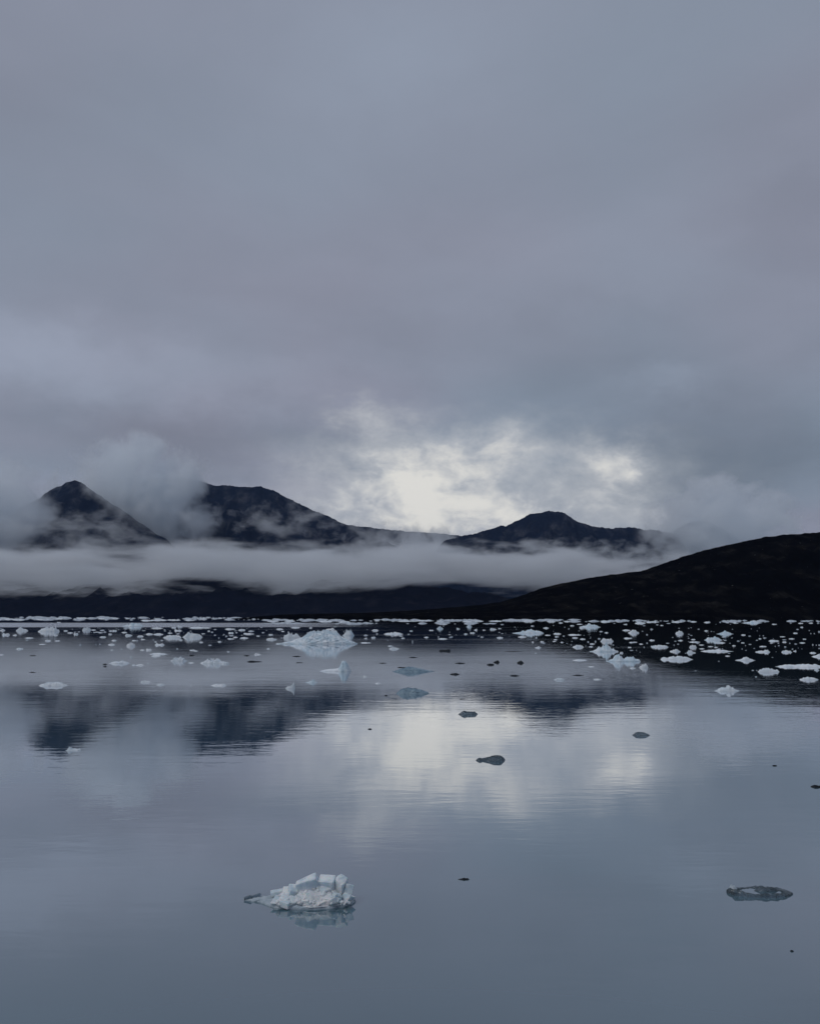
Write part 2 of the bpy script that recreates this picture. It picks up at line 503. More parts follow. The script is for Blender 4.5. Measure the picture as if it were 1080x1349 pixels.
def ice_mat(name, c1, c2, scale, rough, sss=0.0, bumpd=0.02, spec=0.35, speck=None, trans=0.0):
    m, q = new_mat(name)
    p = q.n('ShaderNodeNewGeometry').outputs['Position']
    n1 = q.noise(p, scale, 6.0, 0.6, 0.3)
    n2 = q.noise(p, scale * 5.0, 4.0, 0.6)
    c = q.mix(q.rng(n1, 0.35, 0.65), c1, c2)
    if speck:
        c = q.mix(q.rng(n2, 0.58, 0.66), c, speck)
    b = q.n('ShaderNodeBsdfPrincipled')
    q.put(b.inputs['Base Color'], c)
    q.put(b.inputs['Roughness'], q.rng(n2, 0.3, 0.7, rough * 0.7, rough * 1.4))
    b.inputs['Specular IOR Level'].default_value = spec
    b.inputs['IOR'].default_value = 1.31
    b.inputs['Transmission Weight'].default_value = trans
    if sss:
        b.inputs['Subsurface Weight'].default_value = sss
        b.inputs['Subsurface Radius'].default_value = (0.06, 0.16, 0.30)
        b.inputs['Subsurface Scale'].default_value = 1.0
    bm_ = q.n('ShaderNodeBump')
    bm_.inputs['Strength'].default_value = 0.7
    bm_.inputs['Distance'].default_value = bumpd
    q.put(bm_.inputs['Height'], q.m('ADD', n1, q.m('MULTIPLY', n2, 0.35)))
    q.put(b.inputs['Normal'], bm_.outputs[0])
    q.t.links.new(b.outputs[0], q.n('ShaderNodeOutputMaterial').inputs[0])
    return m


M_WHITE = ice_mat('frosted_white_ice', (0.70, 0.79, 0.85), (0.88, 0.92, 0.95), 1.3, 0.5, bumpd=0.05)
M_BERG = ice_mat('weathered_blue_white_ice', (0.56, 0.71, 0.80), (0.84, 0.90, 0.94), 0.8, 0.45, bumpd=0.12)
M_SLUSH = ice_mat('grey_white_slush_ice', (0.42, 0.49, 0.56), (0.64, 0.70, 0.76), 0.5, 0.5, bumpd=0.05)
M_BLUE = ice_mat('wet_blue_ice', (0.17, 0.26, 0.33), (0.32, 0.43, 0.50), 0.9, 0.2, bumpd=0.04)
M_CLEAR = ice_mat('clear_glassy_ice', (0.20, 0.28, 0.34), (0.40, 0.50, 0.57), 2.2, 0.08, bumpd=0.03, spec=0.5, trans=0.75)
M_DARK = ice_mat('dirty_dark_ice', (0.010, 0.013, 0.018), (0.035, 0.040, 0.048), 2.0, 0.3, bumpd=0.02)
M_BLOCK = ice_mat('frosted_crystal_ice', (0.52, 0.64, 0.72), (0.86, 0.91, 0.94), 4.0, 0.30, sss=0.25, bumpd=0.02, spec=0.5)
M_LEDGE = ice_mat('wet_grey_ice', (0.32, 0.40, 0.45), (0.50, 0.57, 0.62), 4.0, 0.16, bumpd=0.012, spec=0.5)
MATS = {'w': M_WHITE, 'b': M_BLUE, 'B': M_BERG, 'c': M_CLEAR, 'd': M_DARK}


def floe_mesh(w_, d_, h_, prof, seed, nr=9, ns=30, edge=4.0, rough=0.35, freq=3.0, irr=0.3, skirt=0.12, off=(0.0, 0.0), jag=0.0):
    """a piece of drift ice: an uneven outline, a top that follows a skyline, a steep edge and a foot under water"""
    rnd = np.random.RandomState(seed)
    ph = np.linspace(0, 2 * np.pi, ns, endpoint=False)
    rr = 1 + irr * fbm(np.cos(ph) * 1.6 + seed * 1.37, np.sin(ph) * 1.6 + seed * 0.71, 4)
    rr /= max(np.max(np.abs(rr * np.cos(ph))), 1e-6)
    pu, pv = [a for a, _ in prof], [b for _, b in prof]
    V, Fs = [], []
    if jag:                                   # broken skyline
        ku = np.linspace(0, 1, 25)
        kv = np.interp(ku, pu, pv) * rnd.uniform(1 - jag, 1 + jag * 0.35, 25)
        pu, pv = list(ku), list(kv)

    def top(x, y, rho):
        u = (x / (w_ / 2) + 1) / 2
        e = np.interp(u, pu, pv)
        n = fbm(np.array(x / d_ * freq + seed * 3.1), np.array(y / d_ * freq + seed), 4, 0.55, ridged=True)
        yc = np.interp(rho, [0, 1], [1, 1])
        return float(max(0.06 * h_, h_ * e * yc * (1 - rho ** edge) * (1 - rough * 0.5 + rough * (n - 0.1)) + 0.10 * h_ * e))
    V.append((0, 0, top(0, 0, 0)))
    for i in range(1, nr + 1):
        rho = (i / nr) ** 0.75
        for k in range(ns):
            j = 1 + rnd.uniform(-0.05, 0.05) * (i < nr)
            x, y = w_ / 2 * rho * rr[k] * math.cos(ph[k]) * j, d_ / 2 * rho * rr[k] * math.sin(ph[k]) * j
            V.append((x, y, top(x, y, rho) * (1 + (0.10 if i < nr else 0) * rnd.uniform(-1, 1))))
    for k in range(ns):                       # foot, under the water
        V.append((V[1 + (nr - 1) * ns + k][0] * 1.03, V[1 + (nr - 1) * ns + k][1] * 1.03, -skirt * max(h_, 0.05)))
    for k in range(ns):
        Fs.append((0, 1 + k, 1 + (k + 1) % ns))
    for i in range(nr):
        for k in range(ns):
            a, b = 1 + i * ns + k, 1 + i * ns + (k + 1) % ns
            Fs += [(a, a + ns, b + ns), (a, b + ns, b)] if (i + k) % 2 else [(a, a + ns, b), (b, a + ns, b + ns)]
    Fs.append(tuple(1 + nr * ns + k for k in range(ns))[::-1])
    V = [(x + off[0], y + off[1], z) for x, y, z in V]
    return V, Fs


def raw_mesh(name, V, Fs, mat):
    me = bpy.data.meshes.new(name)
    me.from_pydata([tuple(map(float, v)) for v in V], [], Fs)
    me.update()
    me.materials.append(mat)
    return me


def hull_block(c, size, seed, n=14, tilt=(0, 0, 0), bev=0.08, grain=0.0):
    """an angular, cleanly broken block of ice: a convex body with slightly softened edges"""
    rnd = random.Random(seed)
    bm = bmesh.new()
    pts = []
    for sx_ in (-1, 1):
        for sy_ in (-1, 1):
            for sz_ in (-1, 1):
                pts.append((sx_ * rnd.uniform(0.66, 1), sy_ * rnd.uniform(0.66, 1), sz_ * rnd.uniform(0.62, 1)))
    for i in range(max(0, n - 8)):
        v = Vector((rnd.gauss(0, 1), rnd.gauss(0, 1), rnd.gauss(0, 1))).normalized()
        pts.append((v.x * 0.98, v.y * 0.98, v.z * 0.98))
    for x, y, z in pts:
        bm.verts.new((x * size[0] / 2, y * size[1] / 2, z * size[2] / 2))
    bmesh.ops.convex_hull(bm, input=bm.verts)
    loose = [v for v in bm.verts if not v.link_faces]
    bmesh.ops.delete(bm, geom=loose, context='VERTS')
    bmesh.ops.dissolve_limit(bm, angle_limit=0.25, verts=bm.verts, edges=bm.edges)
    bmesh.ops.bevel(bm, geom=list(bm.edges), offset=bev * min(size), segments=1, affect='EDGES', clamp_overlap=True)
    bmesh.ops.triangulate(bm, faces=bm.faces)
    if grain:
        for _ in range(3 if grain > 1 else 2):
            longe = [e for e in bm.edges if e.calc_length() > (0.035 if grain > 1 else 0.05)]
            bmesh.ops.subdivide_edges(bm, edges=longe, cuts=1, use_grid_fill=False)
            bmesh.ops.triangulate(bm, faces=bm.faces)
        for v in bm.verts:
            p = v.co * 9 + Vector((seed, 0, 0))
            v.co += Vector((mnoise.noise(p), mnoise.noise(p + Vector((7, 0, 0))), mnoise.noise(p + Vector((0, 9, 0))))) * 0.016 * grain
            p = p * 3.4
            v.co += Vector((mnoise.noise(p), mnoise.noise(p + Vector((7, 0, 0))), mnoise.noise(p + Vector((0, 9, 0))))) * 0.007 * grain
    mtx = Euler(tilt).to_matrix()
    for v in bm.verts:
        v.co = mtx @ v.co + Vector(c)
    bm.verts.index_update()
    V = [tuple(v.co) for v in bm.verts]
    Fs = [tuple(v.index for v in f.verts) for f in bm.faces]
    bm.free()
    return V, Fs


def join(*parts):
    V, Fs = [], []
    for v, f in parts:
        o = len(V)
        V += v
        Fs += [tuple(i + o for i in q) for q in f]
    return V, Fs


LANDMARKS = []      # (px, py, phrase) of pieces one can find at a glance
COUNT = {'n': 0}


def spot(x0, x1, ytop, ybase, dep=0.6):
    X, D = on_water((x0 + x1) / 2, ybase)
    sl = math.hypot(X, D)
    wid = (x1 - x0) / F * D
    d_ = wid * dep
    hgt = (ybase - ytop) / F * D
    return X * (1 + d_ / 2 / D), D + d_ / 2, wid, d_, hgt, D


FL = [(0, .5), (.15, .9), (.5, 1), (.85, .85), (1, .5)]
BIG = [
    # x0, x1, ytop, ybase, material, skyline, name, label, short phrase or None
    (363, 471, 830.5, 849, 'B', [(0, .10), (.06, .16), (.13, .30), (.17, .24), (.25, .40), (.33, .48), (.40, .72), (.47, .90), (.52, .84), (.58, 1.0), (.64, .88), (.70, .97), (.76, .95), (.82, .72), (.90, .55), (.96, .42), (1, .2)], 'iceberg', 'largest blue white iceberg with a jagged crest tapering to a low ledge', 'the largest blue white iceberg'),
    (451, 467, 830.5, 837.5, 'B', [(0, .3), (.3, .9), (.7, 1), (1, .5)], 'ice_chunk', 'pale blue ice chunk peeking out behind the crest of the largest iceberg', None),
    (373, 396, 835, 840.5, 'w', [(0, .6), (.2, 1), (.5, .7), (.8, 1), (1, .5)], 'ice_floe', 'lumpy white floe just beyond the low ledge of the largest iceberg', None),
    (376, 390, 899.5, 907.5, 'w', [(0, .25), (.4, .35), (.62, .5), (.72, 1), (.84, .9), (.9, .4), (1, .25)], 'ice_floe', 'small white floe with one thin upright spike and a flat tongue', 'the thin spiked floe'),
    (402, 418, 895.5, 902, 'B', [(0, .3), (.35, .4), (.55, .9), (.75, 1), (1, .5)], 'ice_chunk', 'rounded grey white ice knob with a stubby tail beyond the thin spiked floe', None),
    (514, 572, 879.5, 889, 'b', [(0, .35), (.2, .6), (.4, 1), (.55, .9), (.75, .5), (.9, .35), (1, .15)], 'ice_floe', 'low wet blue grey floe tapering to a dark tip on its right', 'the wet blue grey floe'),
    (522, 567, 907, 919, 'b', [(0, .5), (.12, .85), (.3, 1), (.5, .92), (.62, .8), (.8, .55), (.93, .5), (1, .3)], 'ice_floe', 'smooth domed blue grey floe at the edge of the bright reflection', 'the smooth domed floe'),
    (603, 629, 937, 945, 'c', [(0, .25), (.12, .5), (.35, 1), (.5, .75), (.7, .7), (.88, .95), (1, .5)], 'ice_floe', 'dark glassy floe with two humps on the bright reflected sky', 'the dark two humped floe'),
    (627, 666, 996, 1007.5, 'c', [(0, .35), (.06, .7), (.14, .6), (.2, .3), (.35, .45), (.55, .7), (.75, .95), (.88, 1), (1, .6)], 'ice_floe', 'dark glassy floe shaped like a small whale with a raised tail', 'the whale shaped dark floe'),
    (833, 857, 965.5, 972, 'c', [(0, .4), (.2, 1), (.6, .9), (1, .45)], 'ice_floe', 'flat dark lens of glassy ice alone right of the bright reflection', 'the flat dark lens of ice'),
    (941, 974, 904.5, 914.5, 'w', [(0, .2), (.18, .5), (.35, .75), (.5, 1), (.65, .85), (.8, .5), (1, .2)], 'ice_floe', 'low white pyramid floe on grey water below the black hill reflection', 'the low white pyramid floe'),
    (87, 107, 984.5, 992, 'w', [(0, .15), (.1, .3), (.17, 1), (.33, .95), (.38, .3), (.5, .55), (.62, .6), (.7, .35), (.82, .55), (.92, .6), (1, .2)], 'ice_chunk', 'ragged cluster of small white ice knobs below the dark peak reflection', 'the ragged white ice cluster'),
    (50, 88, 899.5, 906.5, 'w', [(0, .35), (.1, .75), (.3, .8), (.6, .95), (1, 1)], 'ice_floe', 'long flat white slab floe with a straight edge beside the reflected peak', 'the long flat slab floe'),
    (144, 171, 870.5, 876.5, 'w', [(0, .3), (.3, .85), (.6, 1), (1, .3)], 'ice_floe', 'low white lens floe with dark bits drifting close on both sides', 'the low white lens floe'),
    (224, 247, 866, 874, 'w', [(0, .3), (.25, .8), (.6, 1), (.85, .7), (1, .2)], 'ice_floe', 'rounded pale floe between two lower white floes on calm grey water', 'the rounded pale floe'),
    (264, 301, 867.5, 878, 'w', [(0, .3), (.15, .6), (.35, 1), (.6, .8), (.75, .4), (1, .35)], 'ice_floe', 'white hummocky floe trailing a grey end on calm grey water', 'the hummocky white floe'),
    (215, 241, 836.5, 842.5, 'w', [(0, .6), (.3, .9), (1, .8)], 'ice_floe', 'flat white floe touching a taller lumpy floe among the far drift', None),
    (241, 267, 833.5, 843, 'w', [(0, .5), (.3, 1), (.7, .8), (1, .4)], 'ice_floe', 'lumpy white floe standing taller than the flat floe it touches', 'the taller lumpy floe'),
    (50, 79, 825, 836, 'w', [(0, .4), (.2, .8), (.5, .7), (.75, 1), (1, .6)], 'ice_floe', 'broad broken white floe at the tip of a pale water streak', 'the broad broken floe'),
    (20, 37, 826, 834, 'w', [(0, .4), (.4, 1), (.7, .6), (1, .5)], 'ice_floe', 'steep white lump floe next to the broad broken floe', None),
    (160, 190, 819.5, 828.5, 'B', [(0, .3), (.3, .6), (.55, .8), (.8, 1), (1, .6)], 'iceberg', 'distant low blue white berg lying across the pale far water streak', 'the distant low berg'),
    (108.5, 120, 826.5, 832.5, 'w', [(0, .9), (.5, 1), (1, .9)], 'ice_chunk', 'square white block of ice in the dark gap of the far drift', 'the square white block'),
    (166.5, 179, 847, 853.5, 'w', [(0, .6), (.3, 1), (1, .7)], 'ice_chunk', 'plump white chunk alone below the far drift near the grey water', 'the plump white chunk'),
    (675, 717, 829.5, 837, 'B', [(0, .45), (.28, .5), (.3, .9), (.6, .92), (1, 1)], 'ice_floe', 'wide blue white tabular floe with a straight top on black water', 'the wide tabular floe'),
    (763, 791, 821.5, 829, 'B', [(0, .5), (.2, .7), (.3, .5), (.45, 1), (.8, .95), (1, .6)], 'ice_floe', 'blue white stepped floe far out on the black water', 'the far stepped floe'),
    (777, 816, 849, 859, 'B', [(0, .15), (.2, .4), (.42, .6), (.56, 1), (.64, .6), (.8, .45), (.92, .45), (1, .3)], 'ice_floe', 'white floe with a single sharp triangular peak on black water', 'the sharp peaked floe'),
    (799, 843, 862.5, 872, 'B', [(0, .2), (.2, .55), (.36, 1), (.46, .5), (.58, .4), (.8, .7), (.97, .85), (1, .3)], 'ice_floe', 'winged white floe with one peak and a rising arm', 'the winged floe'),
    (842, 854, 873.5, 880, 'w', [(0, .4), (.5, .5), (.7, 1), (1, .3)], 'ice_chunk', 'small horned white chunk off the tip of the winged floe', None),
    (827, 842, 830.5, 836, 'w', [(0, .4), (.4, 1), (.9, .9), (1, .5)], 'ice_floe', 'smooth oval white floe alone on black water beyond the sharp peak', 'the smooth oval floe'),
    (868, 912, 864.5, 872, 'w', [(0, .5), (.12, .9), (.27, .6), (.5, .8), (.65, 1), (.9, .8), (1, .4)], 'ice_floe', 'long white floe with two swellings joined by a thin neck', 'the long two swelling floe'),
    (998, 1027, 879.5, 889, 'w', [(0, .2), (.15, .7), (.4, 1), (.6, .8), (.75, .5), (.9, .6), (1, .4)], 'ice_floe', 'bulky rounded white floe beside the long flat white strip', 'the bulky rounded floe'),
    (1022, 1092, 875.5, 881.5, 'w', [(0, .5), (.1, .7), (.4, .6), (.55, 1), (.62, .8), (1, .8)], 'ice_floe', 'longest flat white strip floe running out of the picture edge', 'the longest flat strip'),
    (1053, 1078, 892.5, 898, 'w', [(0, .6), (.2, .8), (.4, 1), (.7, .8), (1, .7)], 'ice_floe', 'nearest flat white floe on the black hill reflection', 'the nearest flat white floe'),
    (969, 995, 865.5, 873, 'w', [(0, .3), (.35, .4), (.45, 1), (.6, 1), (.7, .4), (1, .3)], 'ice_floe', 'flat white floe with one round lump exactly in its middle', 'the middle lump floe'),
    (995, 1015, 855.5, 861.5, 'w', [(0, .4), (.5, .5), (.72, 1), (.85, .8), (1, .2)], 'ice_floe', 'arrow shaped white floe with its hump at the blunt end', 'the arrow shaped floe'),
    (1029.5, 1043.5, 857, 861, 'w', [(0, .8), (.2, 1), (1, .8)], 'ice_floe', 'short straight white bar of ice beside a tiny round chip', 'the short white bar'),
    (927, 951, 839, 846, 'B', [(0, .5), (.2, 1), (.45, .7), (.6, 1), (.85, .9), (1, .4)], 'ice_floe', 'bluish white double humped floe among crowded small chips', 'the double humped floe'),
    (944, 966, 831.5, 837.5, 'B', [(0, .2), (.3, .7), (.5, 1), (.75, .8), (1, .2)], 'ice_floe', 'pale blue fish shaped floe on black water', 'the fish shaped floe'),
    (889.5, 900.5, 831.5, 837, 'w', [(0, .5), (.4, 1), (.8, .9), (1, .5)], 'ice_chunk', 'plump oval white chunk hanging over a thinner chip on black water', 'the plump oval chunk'),
    (857, 880.5, 849, 855, 'w', [(0, .6), (.12, 1), (.25, .6), (.7, .8), (.9, .9), (1, .4)], 'ice_floe', 'white boat shaped floe with raised ends on black water', 'the boat shaped floe'),
    (881.5, 896, 855.5, 860.5, 'w', [(0, .3), (.4, .8), (.7, 1), (1, .5)], 'ice_chunk', 'white comma shaped chunk nearer than the boat shaped floe', None),
    (908, 917.5, 850, 855, 'w', [(0, .8), (.3, 1), (.8, 1), (1, .8)], 'ice_chunk', 'small cube like white chunk in the crowded chips', 'the cube like chunk'),
    (904, 916.5, 856.5, 862.5, 'w', [(0, .3), (.35, 1), (.5, .9), (.65, .4), (1, .4)], 'ice_chunk', 'small white chunk with a round knob nearer than the cube like chunk', None),
    (922, 965, 856, 860, 'w', [(0, .2), (.3, .8), (.6, 1), (1, .2)], 'ice_floe', 'very thin long white sliver floe on black water', 'the thin long sliver'),
    (977, 1003.5, 818, 822.5, 'B', [(0, .3), (.4, .8), (.6, 1), (1, .3)], 'ice_floe', 'pale blue flat floe close under the black hill shore', 'the shore side pale floe'),
    (1069, 1092, 861, 868, 'w', [(0, .3), (.3, .5), (.7, 1), (1, .8)], 'ice_floe', 'white floe cut off by the picture edge beyond the longest strip', None),
    (575, 584, 825, 830.5, 'B', [(0, .5), (.4, 1), (.8, .8), (1, .4)], 'ice_chunk', 'round bluish chunk like a ball with its mirror image', 'the round bluish chunk'),
    (614, 621.5, 821.5, 828.5, 'B', [(0, .3), (.4, .6), (.7, 1), (1, .5)], 'ice_chunk', 'small upright turquoise white chunk like a little sail', 'the little sail chunk'),
    (505, 531, 833, 837, 'w', [(0, .4), (.4, .9), (.7, 1), (1, .5)], 'ice_floe', 'flat white floe on dark water right of the largest iceberg', 'the flat floe beside the iceberg'),
    (512, 526, 852, 857, 'w', [(0, .4), (.4, 1), (.7, .6), (1, .3)], 'ice_floe', 'small grey white floe with a dark underside near the largest iceberg', None),
    (185, 199, 896, 901, 'w', [(0, .4), (.3, 1), (.6, .6), (1, .4)], 'ice_chunk', 'bright white chip with two bumps on the dark mirrored mountain', 'the two bump bright chip'),
    (206, 217, 900.5, 904, 'w', [(0, .4), (.6, .9), (1, .8)], 'ice_chip', 'thin bright white chip just below the two bump chip', None),
    (277, 300, 901, 905.5, 'w', [(0, .3), (.3, .8), (.5, .5), (.7, .9), (1, .3)], 'ice_floe', 'broken row of white ice low on the mirrored mountain', 'the broken white row'),
    (791, 808, 841, 847.5, 'w', [(0, .5), (.2, 1), (.5, .7), (.8, 1), (1, .6)], 'ice_floe', 'crumbly white floe just beyond the sharp peaked floe', 'the crumbly floe'),
    (754, 769, 850, 854.5, 'w', [(0, .6), (.3, .9), (.8, 1), (1, .7)], 'ice_floe', 'thick white bar floe at the edge of the black reflection', 'the thick white bar'),
    (578, 594, 853.5, 860.5, 'd', [(0, .4), (.15, .6), (.3, .35), (.6, .4), (.8, .6), (.9, 1), (1, .5)], 'ice_floe', 'dark dirty ice with a raised knob on pale calm water', 'the dark knobbed ice'),
    (641, 651, 874, 877.5, 'd', [(0, .5), (.5, .9), (1, .6)], 'ice_chip', 'dark low ice sliver touching a higher dark lump on pale water', None),
    (649.5, 658, 869.5, 875, 'd', [(0, .3), (.4, .5), (.75, 1), (1, .3)], 'ice_chunk', 'dark pointed lump of ice beyond a low dark sliver', 'the dark pointed lump'),
    (680.5, 690, 870.5, 875.5, 'd', [(0, .5), (.3, .7), (.6, 1), (1, .3)], 'ice_chunk', 'dark boat shaped ice lump on pale water near the hill reflection', 'the dark boat shaped lump'),
    (603, 618, 1158, 1161.5, 'd', [(0, .2), (.4, .4), (.55, .8), (.7, .5), (.85, 1), (1, .4)], 'ice_chip', 'thin dark twig like sliver of ice alone on open near water', None),
    (1068, 1088, 1035.5, 1039.5, 'd', [(0, .8), (.3, 1), (.6, .5), (1, .6)], 'ice_chip', 'dark flat sliver of ice cut by the picture edge', None),
    (1017, 1023.5, 1008.4, 1010.2, 'd', FL, 'ice_chip', 'tiny dark ice speck alone on grey lavender water', None),
    (1040.5, 1045.5, 1252.8, 1255.2, 'd', FL, 'ice_chip', 'nearest tiny dark ice speck on the open water', None),
    (484.5, 490, 960, 961.8, 'd', FL, 'ice_chip', 'tiny dark speck of ice in the brightest reflected sky', None),
]

ROOTS = []
WATERLINE = {(363, 849), (451, 837.5), (373, 840.5), (376, 907.5), (777, 859), (799, 872), (842, 880)}


def place_piece(name, label, me, x, y, rz=0.0, scale=(1, 1, 1)):
    o = bpy.data.objects.new(name, me)
    COL.objects.link(o)
    o.location = (x, y, 0)
    o.rotation_euler = (0, 0, rz)
    o.scale = scale
    tag(o, label, {'iceberg': 'iceberg', 'ice_floe': 'ice floe', 'ice_chunk': 'ice chunk', 'ice_chip': 'ice chip'}[name])
    ROOTS.append(o)
    return o


for i, (x0, x1, yt, yb, mk, prof, nm, lab, ref) in enumerate(BIG):
    dep = 0.40 if mk in 'wB' else 0.5
    if (x0, yb) not in WATERLINE:          # the rest were read off together with their mirror image
        yt, yb = yt + (yb - yt) * 0.16, yb - (yb - yt) * 0.34
    X, Y, wd, dp, hg, D = spot(x0, x1, yt, yb, dep)
    px_w = x1 - x0
    hi = px_w > 30
    bigb = px_w > 90
    V, Fs = floe_mesh(wd, dp, hg * (0.86 if bigb else 1.08), prof, 40 + i, nr=26 if bigb else 16 if hi else 12, ns=120 if bigb else 72 if hi else 48,
                      edge=2.4 if mk == 'B' else 5.0, rough=0.5 if bigb else 0.85 if mk in 'wB' else 0.25,
                      freq=3.4 if bigb else 3.0, irr=0.30, skirt=0.15, jag=0.08 if bigb else 0.5 if mk in 'wB' else 0.15)
    place_piece(nm, lab, raw_mesh(nm, V, Fs, MATS[mk]), X, Y)
    if ref:
        LANDMARKS.append(((x0 + x1) / 2, yb - (yb - yt) * 0.3, ref))

# the floe with a leaning peak and a flat tongue beside it: two parts
X, Y, wd, dp, hg, D = spot(420, 462, 874.5, 885, 0.4)
root = bpy.data.objects.new('ice_floe', None)
COL.objects.link(root)
root.location = (X, Y, 0)
tag(root, 'white floe with a flat tongue and a pointed tent shaped peak', 'ice floe')
V, Fs = floe_mesh(wd * 0.98, dp, hg * 0.35, [(0, .3), (.2, .6), (.5, .7), (.75, 1), (1, .4)], 301, nr=8, ns=40)
link_mesh('tongue', V, Fs, M_WHITE, root)
V, Fs = floe_mesh(wd * 0.46, dp * 0.9, hg * 1.12, [(0, .25), (.18, .6), (.36, .98), (.6, 1), (.82, .7), (1, .4)], 305, nr=10, ns=24, edge=2.6, rough=0.2, off=(wd * 0.29, -dp * 0.1))
link_mesh('peak', V, Fs, M_BERG, root)
LANDMARKS.append((452, 880, 'the tent shaped peak'))

# hollow, half drowned sheet of clear ice in the near water
X, Y, wd, dp, hg, D = spot(961, 1040, 1168, 1184, 0.55)
root = bpy.data.objects.new('ice_floe', None)
COL.objects.link(root)
root.location = (X, Y, 0)
tag(root, 'half drowned ring of dark clear ice with water pooled in its hollow', 'ice floe')
rnd = np.random.RandomState(5)
ns = 72
V, Fs = [], []
for k in range(ns):
    a = 2 * math.pi * k / ns
    ca, sa = math.cos(a), math.sin(a)
    r0 = 1 + 0.10 * float(fbm(np.array(ca * 1.5 + 3), np.array(sa * 1.5), 3)) + 0.05 * rnd.uniform(-1, 1)
    hz = 0.055 * (0.55 + 0.6 * max(0, -sa) ** 0.7 * (1 if ca > -0.6 else 0.8)) + 0.05 * math.exp(-((ca + 0.86) / 0.2) ** 2) + 0.012 * rnd.uniform(-1, 1)
    if sa > 0.2 and ca < 0.0:
        hz *= 0.45
    for (rr_, zz) in ((1.0, -0.04), (0.985, hz * 0.55), (0.90, hz), (0.79 + 0.05 * rnd.uniform(-1, 1), hz * 0.6), (0.73 + 0.05 * rnd.uniform(-1, 1), -0.04)):
        V.append((wd / 2 * r0 * rr_ * ca, dp / 2 * r0 * rr_ * sa, zz))
for k in range(ns):
    for j in range(4):
        a, b = k * 5 + j, ((k + 1) % ns) * 5 + j
        Fs += [(a, b, b + 1), (a, b + 1, a + 1)]
link_mesh('rim', V, Fs, M_CLEAR, root)
V, Fs = floe_mesh(wd * 0.42, dp * 0.22, 0.06, [(0, .3), (.3, 1), (.5, .6), (.8, .9), (1, .3)], 331, nr=6, ns=30, off=(wd * 0.16, dp * 0.18))
link_mesh('ridge', V, Fs, M_CLEAR, root)
V, Fs = floe_mesh(wd * 0.17, dp * 0.3, 0.10, [(0, .4), (.4, 1), (1, .5)], 333, nr=6, ns=24, off=(-wd * 0.40, dp * 0.10))
link_mesh('knob', V, Fs, M_LEDGE, root)
LANDMARKS.append((1000, 1176, 'the hollow clear floe'))

# ------------------------------------------------------------------ the floe in the foreground: a wet ledge carrying broken crystal blocks
X, D = on_water(390, 1199)
k_ = D / F                      # metres per photo pixel there
root = bpy.data.objects.new('ice_floe', None)
COL.objects.link(root)
root.location = (X, D + 0.30, 0)
tag(root, 'nearest ice floe, a grey wet ledge heaped with white crystal blocks', 'ice floe')
LANDMARKS.append((390, 1185, 'the nearest crystal floe'))


def fx(px):
    return (px - 390.0) * k_ * 1.02


ol = [(318, 0.20), (326, 0.12), (340, 0.06), (352, -0.10), (362, -0.22), (385, -0.30), (410, -0.30), (430, -0.26), (448, -0.14), (459, 0.02), (461, 0.14), (452, 0.30), (436, 0.42), (410, 0.50), (380, 0.50), (356, 0.40), (340, 0.32), (328, 0.27)]
V, Fs = [], []
n = len(ol)
lv = [(1.02, -0.05, 0), (1.0, 0.008, 0), (0.985, 0.028, 1), (0.90, 0.050, 1), (0.70, 0.075, 1), (0.4, 0.09, 1)]
rnd = random.Random(8)
fine = []
for i in range(n):
    for t in range(5):
        a, b = ol[i], ol[(i + 1) % n]
        fine.append((fx(a[0] + (b[0] - a[0]) * t / 5) + rnd.uniform(-.012, .012), a[1] + (b[1] - a[1]) * t / 5 + rnd.uniform(-.012, .012)))
N = len(fine)
for s_, z, jit in lv:
    for (x, y) in fine:
        thin = 0.35 + 0.65 * min(1.0, max(0.0, (x - fx(318)) / (fx(362) - fx(318))))
        V.append((x * s_ + 0.02 * (1 - s_), (y - 0.1) * s_ + 0.1, z * (thin if z > 0.02 else 1) + jit * rnd.uniform(-.010, .010)))
V.append((0.0, 0.1, 0.095))
for j in range(len(lv) - 1):
    for i in range(N):
        a, b = j * N + i, j * N + (i + 1) % N
        Fs += [(a, b, b + N), (a, b + N, a + N)]
for i in range(N):
    Fs.append(((len(lv) - 1) * N + i, (len(lv) - 1) * N + (i + 1) % N, len(V) - 1))
link_mesh('ledge', V, Fs, M_LEDGE, root)
# dark glassy tip that rises out of the water at the thin end
tip = join(hull_block((fx(324), 0.20, 0.03), (0.17, 0.07, 0.07), 3, tilt=(0, -0.25, 0.25)), hull_block((fx(333), 0.25, 0.045), (0.20, 0.05, 0.06), 4, tilt=(0, -0.2, 0.3)))
o = link_mesh('tip', *tip, M_CLEAR, root)
o['label'] = 'dark glassy tip of the ledge'
